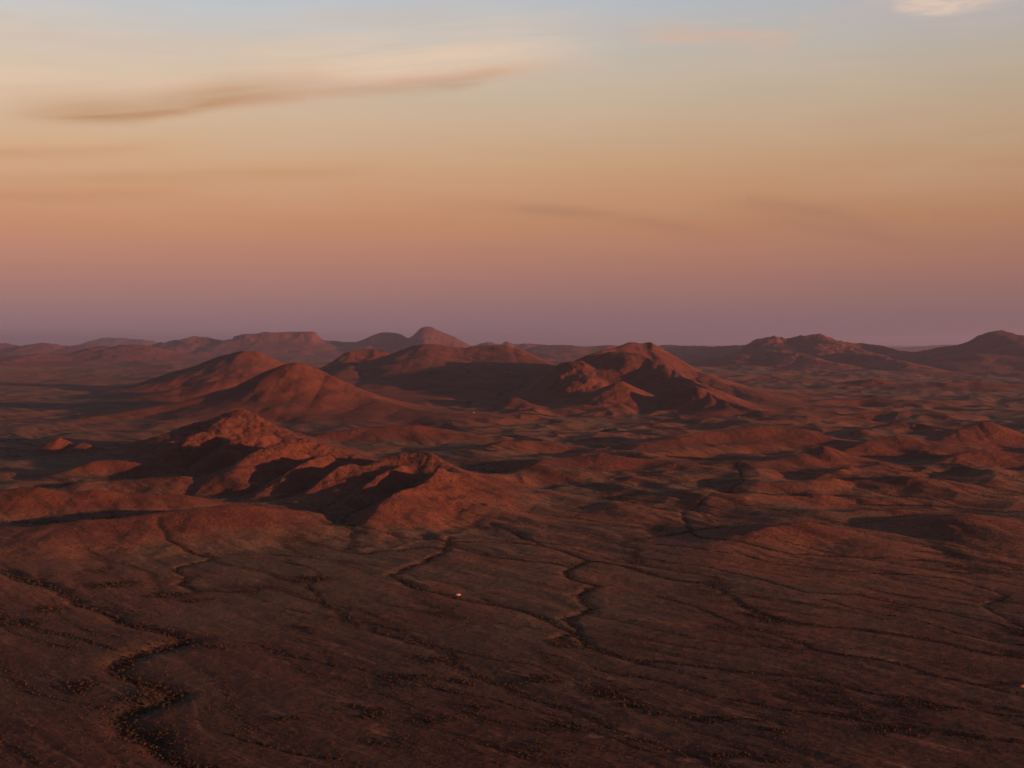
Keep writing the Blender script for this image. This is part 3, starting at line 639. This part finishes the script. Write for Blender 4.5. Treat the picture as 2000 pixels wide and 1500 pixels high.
    pale = G.m('MULTIPLY', G.ss(G.noise(G.scale(P, (1 / 60, 1 / 34, 1 / 40)), 1.0, 4, 0.6, 0.8), 0.66, 0.74), 0.55)
    col = G.mix(G.m('MULTIPLY', pale, G.m('SUBTRACT', 1.0, hm)), col, (0.17, 0.115, 0.085))
    col = G.mix(G.m('MULTIPLY', track, 0.32), col, (0.16, 0.11, 0.085))
    fin = G.m('MULTIPLY', G.m('ADD', 0.55, G.m('MULTIPLY', n6, 0.9)), G.m('ADD', 0.68, G.m('MULTIPLY', n30, 0.64)))
    sc = G.n('ShaderNodeVectorMath', operation='SCALE'); G.link(col, sc.inputs[0]); G.link(fin, sc.inputs['Scale'])
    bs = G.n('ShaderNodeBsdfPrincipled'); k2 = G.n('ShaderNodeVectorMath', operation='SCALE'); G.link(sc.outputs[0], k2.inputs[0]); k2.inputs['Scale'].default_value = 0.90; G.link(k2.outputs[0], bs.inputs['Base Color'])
    bs.inputs['Roughness'].default_value = 0.95; bs.inputs['Specular IOR Level'].default_value = 0.08
    hgt = G.m('ADD', G.m('MULTIPLY', n6, 1.1), G.m('ADD', G.m('MULTIPLY', n2, 0.25), G.m('MULTIPLY', n30, 2.4)))
    hgt = G.m('ADD', hgt, G.m('MULTIPLY', dots, 0.7))
    bp = G.n('ShaderNodeBump'); G.link(hgt, bp.inputs['Height']); bp.inputs['Distance'].default_value = 1.0
    G.link(G.m('ADD', 0.24, G.m('MULTIPLY', hm, 0.46)), bp.inputs['Strength'])
    rb = G.n('ShaderNodeBump'); G.link(G.m('MULTIPLY', G.ss(n30, 0.35, 0.7), 5.0), rb.inputs['Height']); rb.inputs['Distance'].default_value = 1.0
    G.link(G.m('MULTIPLY', rock, 0.8), rb.inputs['Strength']); G.link(bp.outputs[0], rb.inputs['Normal'])
    G.link(rb.outputs[0], bs.inputs['Normal'])
    o = G.n('ShaderNodeOutputMaterial'); G.link(bs.outputs[0], o.inputs[0])
    return mt
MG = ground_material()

def piece(name, label, cat, q):
    used = np.unique(q); mp = np.full(nR * nA, -1, np.int64); mp[used] = np.arange(used.size)
    q = mp[q]
    me = bpy.data.meshes.new(name)
    me.vertices.add(used.size); me.vertices.foreach_set('co', vp[used].ravel())
    me.loops.add(q.size); me.loops.foreach_set('vertex_index', q.ravel().astype(np.int32))
    me.polygons.add(len(q)); me.polygons.foreach_set('loop_start', np.arange(0, q.size, 4, dtype=np.int32))
    me.update(calc_edges=True)
    for k, v in va.items():
        a = me.attributes.new(k, 'FLOAT', 'POINT'); a.data.foreach_set('value', v[used].astype(np.float32))
    a = me.attributes.new('custom_normal', 'FLOAT_VECTOR', 'POINT'); a.data.foreach_set('vector', vn[used].ravel())
    me.polygons.foreach_set('use_smooth', np.ones(len(q), bool))
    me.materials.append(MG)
    o = bpy.data.objects.new(name, me); scene.collection.objects.link(o)
    o['kind'] = 'structure'; o['label'] = label; o['category'] = cat
    return o

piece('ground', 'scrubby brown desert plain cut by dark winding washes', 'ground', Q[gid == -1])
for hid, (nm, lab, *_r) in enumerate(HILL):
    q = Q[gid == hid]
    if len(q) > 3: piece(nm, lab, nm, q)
print('meshes', round(time.time() - T0, 1))

# ------------------------------------------------------------------ haze
bpy_box = bpy.data.meshes.new('haze')
x0, x1, y0, y1, z0, z1 = -95000, 95000, -95000, 95000, float(Z.min()) - 60, max(float(Z.max()), CAM_H) + 60
vs_ = [(x0,y0,z0),(x1,y0,z0),(x1,y1,z0),(x0,y1,z0),(x0,y0,z1),(x1,y0,z1),(x1,y1,z1),(x0,y1,z1)]
bpy_box.from_pydata(vs_, [], [(3,2,1,0),(4,5,6,7),(0,1,5,4),(1,2,6,5),(2,3,7,6),(3,0,4,7)])
hz = bpy.data.objects.new('haze', bpy_box); scene.collection.objects.link(hz)
hz['kind'] = 'stuff'; hz['label'] = 'thin dusky violet haze over the whole desert'; hz['category'] = 'haze'
hm_ = bpy.data.materials.new('haze'); hm_.use_nodes = True; N_ = NT(hm_.node_tree); hm_.node_tree.nodes.clear()
pv = N_.n('ShaderNodeVolumePrincipled'); pv.inputs['Density'].default_value = 1.85e-5
pv.inputs['Color'].default_value = (0.48, 0.52, 0.74, 1); pv.inputs['Anisotropy'].default_value = 0.5
mo = N_.n('ShaderNodeOutputMaterial'); N_.link(pv.outputs[0], mo.inputs['Volume'])
hm_.cycles.homogeneous_volume = True
bpy_box.materials.append(hm_)

# ------------------------------------------------------------------ vegetation
def flat_mat(name, c, var=0.35, rough=0.9):
    mt = bpy.data.materials.new(name); mt.use_nodes = True; G = NT(mt.node_tree); b = mt.node_tree.nodes['Principled BSDF']
    oi = G.n('ShaderNodeObjectInfo'); ge = G.n('ShaderNodeNewGeometry')
    f = G.m('ADD', 1 - var, G.m('MULTIPLY', G.m('ADD', oi.outputs['Random'], ge.outputs['Random Per Island']), var))
    sc = G.n('ShaderNodeVectorMath', operation='SCALE'); sc.inputs[0].default_value = c; G.link(f, sc.inputs['Scale'])
    G.link(sc.outputs[0], b.inputs['Base Color']); b.inputs['Roughness'].default_value = rough; b.inputs['Specular IOR Level'].default_value = 0.1
    return mt
M_RUST = flat_mat('rust_leaves', (0.046, 0.023, 0.014)); M_OLIVE = flat_mat('olive_leaves', (0.027, 0.025, 0.012))
M_MAROON = flat_mat('maroon_leaves', (0.045, 0.020, 0.016)); M_GOLD = flat_mat('golden_leaves', (0.048, 0.030, 0.014))
M_BARK = flat_mat('bark', (0.05, 0.032, 0.024)); M_DRY = flat_mat('dry_scrub', (0.050, 0.030, 0.018)); 

def crown_mesh(name, seed, nq, rx, rz, zc, size, mat):
    rng = np.random.default_rng(seed); V = []; Fc = []
    lobes = [(rng.uniform(-.5, .5) * rx, rng.uniform(-.5, .5) * rx, zc + rng.uniform(-.25, .3) * rz, rng.uniform(.5, .8)) for _ in range(5)]
    for i in range(nq):
        lx, ly, lz, ls = lobes[i % 5]
        d = rng.normal(size=3); d /= np.linalg.norm(d); k = rng.uniform(.6, 1.0) * ls
        c = np.array([lx + d[0] * rx * k, ly + d[1] * rx * k, max(lz + d[2] * rz * k, 0.12)])
        u = rng.normal(size=3); u /= np.linalg.norm(u); w = np.cross(u, d); w /= np.linalg.norm(w) + 1e-6
        a = size * rng.uniform(.6, 1.3); b = len(V)
        V += [tuple(c + u * a), tuple(c + w * a), tuple(c - u * a * .8), tuple(c - w * a)]; Fc.append((b, b + 1, b + 2, b + 3))
    me = bpy.data.meshes.new(name); me.from_pydata(V, [], Fc); me.materials.append(mat); return me

def trunk_mesh(seed, h):
    rng = np.random.default_rng(seed); V = []; Fc = []
    def limb(p, q, r0, r1):
        b = len(V); ax = np.array(q) - np.array(p); ax = ax / np.linalg.norm(ax)
        s1 = np.cross(ax, (0.3, 0.9, 0.1)); s1 /= np.linalg.norm(s1); s2 = np.cross(ax, s1)
        for c, r in ((p, r0), (q, r1)):
            for k in range(5):
                a = k * 2 * math.pi / 5; V.append(tuple(np.array(c) + (s1 * math.cos(a) + s2 * math.sin(a)) * r))
        for k in range(5): Fc.append((b + k, b + (k + 1) % 5, b + 5 + (k + 1) % 5, b + 5 + k))
    limb((0, 0, -.4), (0.05, 0, h * .45), .16, .12)
    for _ in range(4):
        a = rng.uniform(0, 6.28); limb((0.05, 0, h * .42), (math.cos(a) * h * .3, math.sin(a) * h * .3, h * rng.uniform(.75, .95)), .09, .03)
    me = bpy.data.meshes.new('trunk'); me.from_pydata(V, [], Fc); me.materials.append(M_BARK); return me

MATS = {'rust': M_RUST, 'olive': M_OLIVE, 'maroon': M_MAROON, 'golden': M_GOLD}
COLN = {'rust': 'rust-coloured', 'olive': 'dark olive', 'maroon': 'dull maroon', 'golden': 'golden brown'}
tree_src = {k: [(crown_mesh('crown', 100 + i * 7 + j, 110, 1.25, 0.85, 1.75, 0.26, MATS[k]), trunk_mesh(40 + j, 2.6)) for j in range(3)] for i, k in enumerate(MATS)}
bush_src = {k: [crown_mesh('bush', 300 + i * 9 + j, 80, 1.0, 0.65, 0.7, 0.24, MATS[k]) for j in range(3)] for i, k in enumerate(MATS)}
rng = np.random.default_rng(5)

def along(pl, n, spread):
    P = np.array(pl); seg = np.hypot(*np.diff(P, axis=0).T); cum = np.concatenate([[0], np.cumsum(seg)])
    t = np.sort(rng.uniform(0, cum[-1], n)); i = np.clip(np.searchsorted(cum, t) - 1, 0, len(seg) - 1); f = (t - cum[i]) / seg[i]
    q = P[i] + (P[i + 1] - P[i]) * f[:, None]; return q + rng.normal(size=q.shape) * spread
def inview(q):
    x, y = q[:, 0], q[:, 1]; px = 1000 + F * x / y; py = HY + (CAM_H - 3) * F / y
    return q[(px > 5) & (px < 1995) & (py < 1495) & (py > 0)]
riv = inview(along(WASHW[0][2], 420, 7.5)); riv = riv[riv[:, 1] < 1650]; rng.shuffle(riv); riv = riv[:150]
th = []
for (cx_, cy_, rx, ry), wgt in zip(THW, [1] * len(THW)):
    k = max(3, int(5 if cy_ < 1250 else 3)); th.append(np.column_stack([cx_ + rng.normal(size=k) * rx * .55, cy_ + rng.normal(size=k) * ry * .55]))
th = inview(np.concatenate(th)); rng.shuffle(th); th = th[:105]
oth = inview(np.concatenate([along(w[2], 14, 3) for w in WASHW[4:14]])); oth = oth[oth[:, 1] < 1700]; rng.shuffle(oth); oth = oth[:45]
kinds = ['rust', 'olive', 'maroon', 'golden']
def put(q, where, group, tree, probs):
    z = terrain(q[:, 0], q[:, 1])[0]
    cats = rng.choice(4, len(q), p=probs)
    for (x, y), zz, c in zip(q, z, cats):
        k = kinds[c]; s = (0.5 + 1.0 * rng.uniform() ** 1.5) * (1.05 if tree else 1.2); j = int(rng.integers(3))
        if tree:
            o = bpy.data.objects.new('riverbed_tree', None); o.empty_display_size = .5
            for nm, me in zip(('crown', 'trunk'), tree_src[k][j]):
                c_ = bpy.data.objects.new(nm, me); scene.collection.objects.link(c_); c_.parent = o
        else:
            o = bpy.data.objects.new('bush', bush_src[k][j])
        scene.collection.objects.link(o)
        o.location = (float(x), float(y), float(zz) - .08); o.rotation_euler = (0, 0, rng.uniform(0, 6.28)); o.scale = (s * rng.uniform(.9, 1.2), s, s * rng.uniform(.8, 1.15))
        px_, py_ = 1000 + F * x / y, HY + (CAM_H - zz) * F / y
        spot = ('at the bottom edge' if py_ > 1400 else 'around its middle bends' if py_ > 1285 else 'where it turns sharply above') if tree or 'stretch' in where else \
               ('at the left' if px_ < 600 else 'left of the middle' if px_ < 1000 else 'right of the middle' if px_ < 1450 else 'at the right')
        o['label'] = COLN[k] + ' ' + where + ' ' + spot; o['category'] = 'tree' if tree else 'bush'; o['group'] = COLN[k] + ' ' + group + ' ' + spot
nt = 90
near = riv[np.argsort(riv[:, 1])]
put(near[:nt], 'tree in the left riverbed', 'trees along the near left riverbed', True, [.42, .2, .18, .2])
put(near[nt:], 'bush on a farther stretch of the left riverbed', 'bushes along the far stretch of the left riverbed', False, [.4, .2, .3, .1])
put(th, 'bush in a dark thicket on the plain', 'bushes in the thickets of the plain', False, [.25, .4, .1, .25])
put(oth, 'bush beside a thin wash on the plain', 'bushes beside the thin washes', False, [.4, .25, .3, .05])

# low scrub nobody could count: one object, instanced clumps
def scatter(n, r0, r1, seed, dens):
    g = np.random.default_rng(seed)
    a = g.uniform(-R(25), R(25), n); r = np.sqrt(g.uniform(r0 * r0, r1 * r1, n)); x = r * np.sin(a); y = r * np.cos(a)
    z, h, w, t, own = terrain(x, y); keep = g.uniform(size=n) < dens(x, y, h, w, t)
    return x[keep], y[keep], z[keep], w[keep], t[keep], h[keep]
patch = lambda x, y: sstep(fbm(x * .7 + y * .75, (y * .7 - x * .75) * 1.0, 90, 4, 201, .6), -0.1, .75)
x, y, z, w, t, h = scatter(420000, 800, 3000, 9, lambda x, y, h, w, t: np.clip(.10 + .22 * patch(x, y) + .10 * sstep(y, 1500, 850) + .75 * w + .9 * t, 0, 1) * (1 - .6 * sstep(h, 5, 30)))
print('scrub', x.size, round(time.time() - T0, 1))
me = bpy.data.meshes.new('scrub'); me.vertices.add(x.size); me.vertices.foreach_set('co', np.stack([x, y, z - .05], -1).astype(np.float32).ravel())
g_ = np.random.default_rng(77); n = x.size
big = np.clip(np.maximum(w, t), 0, 1)
sc_ = (g_.uniform(.3, .8, n) + big * 1.3 * g_.uniform(0, 1, n) ** 2).astype(np.float32)
for k, v, ty in (('sc', sc_, 'FLOAT'), ('rz', g_.uniform(0, 6.28, n).astype(np.float32), 'FLOAT')):
    at = me.attributes.new(k, ty, 'POINT'); at.data.foreach_set('value', v)
pick = np.where(big > .35, g_.integers(0, 4, n), g_.choice([4, 5, 4, 5, 2], n)).astype(np.int32)
at = me.attributes.new('pick', 'INT', 'POINT'); at.data.foreach_set('value', pick)
so = bpy.data.objects.new('scrub', me); scene.collection.objects.link(so)
so['kind'] = 'stuff'; so['label'] = 'low dry scrub scattered over the desert plain'; so['category'] = 'scrub'
src = bpy.data.collections.new('scrub_clumps')
for i, (m_, sd_) in enumerate([(M_RUST, 1), (M_OLIVE, 2), (M_MAROON, 3), (M_OLIVE, 4), (M_DRY, 5), (M_DRY, 6)]):
    ob = bpy.data.objects.new('clump_%d' % i, crown_mesh('clump', 500 + sd_, 22 if i < 4 else 14, 1.0, .6, .6, .42, m_)); src.objects.link(ob)
ng = bpy.data.node_groups.new('scatter_scrub', 'GeometryNodeTree')
ng.interface.new_socket('Geometry', in_out='INPUT', socket_type='NodeSocketGeometry'); ng.interface.new_socket('Geometry', in_out='OUTPUT', socket_type='NodeSocketGeometry')
gi = ng.nodes.new('NodeGroupInput'); go = ng.nodes.new('NodeGroupOutput')
ip = ng.nodes.new('GeometryNodeInstanceOnPoints'); ci = ng.nodes.new('GeometryNodeCollectionInfo')
ci.inputs['Collection'].default_value = src; ci.inputs['Separate Children'].default_value = True; ci.inputs['Reset Children'].default_value = True
def attr(nm, ty):
    a = ng.nodes.new('GeometryNodeInputNamedAttribute'); a.data_type = ty; a.inputs['Name'].default_value = nm; return a.outputs['Attribute']
cx = ng.nodes.new('ShaderNodeCombineXYZ'); ng.links.new(attr('rz', 'FLOAT'), cx.inputs[2])
ng.links.new(gi.outputs[0], ip.inputs['Points']); ng.links.new(ci.outputs[0], ip.inputs['Instance']); ip.inputs['Pick Instance'].default_value = True
ng.links.new(attr('pick', 'INT'), ip.inputs['Instance Index']); ng.links.new(cx.outputs[0], ip.inputs['Rotation']); ng.links.new(attr('sc', 'FLOAT'), ip.inputs['Scale'])
ng.links.new(ip.outputs[0], go.inputs[0])
md = so.modifiers.new('scatter', 'NODES'); md.node_group = ng

# ------------------------------------------------------------------ boulders and the one pale slab
def boulder(px, py, w, hgt, c, label, seed):
    X, Y = ground_pt(px, py)
    for _ in range(12):                                  # walk to where the sight line meets the ground
        zt = float(terrain(np.array([X]), np.array([Y]))[0][0]); Y = .5 * Y + .5 * (CAM_H - zt) * F / (py - HY); X = (px - 1000) / F * Y
    g = np.random.default_rng(seed); V = []; Fc = []; nu, nv = 14, 8
    for j in range(nv + 1):
        ph = math.pi * j / nv
        for i in range(nu):
            th_ = 2 * math.pi * i / nu; d = np.array([math.sin(ph) * math.cos(th_), math.sin(ph) * math.sin(th_), math.cos(ph)])
            d = np.sign(d) * np.abs(d) ** .72
            k = 1 + .28 * float(perlin(np.array([d[0] * 1.7 + seed]), np.array([d[1] * 1.7 + d[2] * 2.3]), seed)[0]) + g.uniform(-.03, .03) * (0 < j < nv)
            V.append((d[0] * w / 2 * k, d[1] * w / 2 * .75 * k, hgt * .42 + d[2] * hgt * .58 * k))
    for j in range(nv):
        for i in range(nu): Fc.append((j * nu + i, (j + 1) * nu + i, (j + 1) * nu + (i + 1) % nu, j * nu + (i + 1) % nu))
    me = bpy.data.meshes.new('boulder'); me.from_pydata(V, [], Fc)
    mt = bpy.data.materials.new('boulder_rock'); mt.use_nodes = True; G = NT(mt.node_tree); b = mt.node_tree.nodes['Principled BSDF']
    tc_ = G.n('ShaderNodeTexCoord').outputs['Object']; nn = G.noise(tc_, 1.4, 4, .6)
    G.link(G.mix(nn, tuple(v * .75 for v in c), tuple(min(v * 1.25, 1) for v in c)), b.inputs['Base Color']); b.inputs['Roughness'].default_value = .9
    me.materials.append(mt); o = bpy.data.objects.new('boulder', me); scene.collection.objects.link(o)
    o.location = (X, Y, zt - .1); o['label'] = label; o['category'] = 'boulder'
boulder(895, 1163, 5.6, 2.3, (.30, .19, .13), 'pale pinkish boulder beside the dark wash on the middle plain', 3)
boulder(1996, 1342, 5.0, 2.2, (.17, .065, .04), 'reddish boulder on the plain at the right edge', 4)
boulder(925, 807, 8, 4.0, (.20, .17, .17), 'pale grey rock in the dark flat below the shaded mountain', 6)
boulder(1443, 815, 8, 3.0, (.17, .13, .12), 'pale rock at the right foot of the spiky red hill', 7)
print('done', round(time.time() - T0, 1), 'Zmax', float(Z.max()), 'Zmin', float(Z.min()))
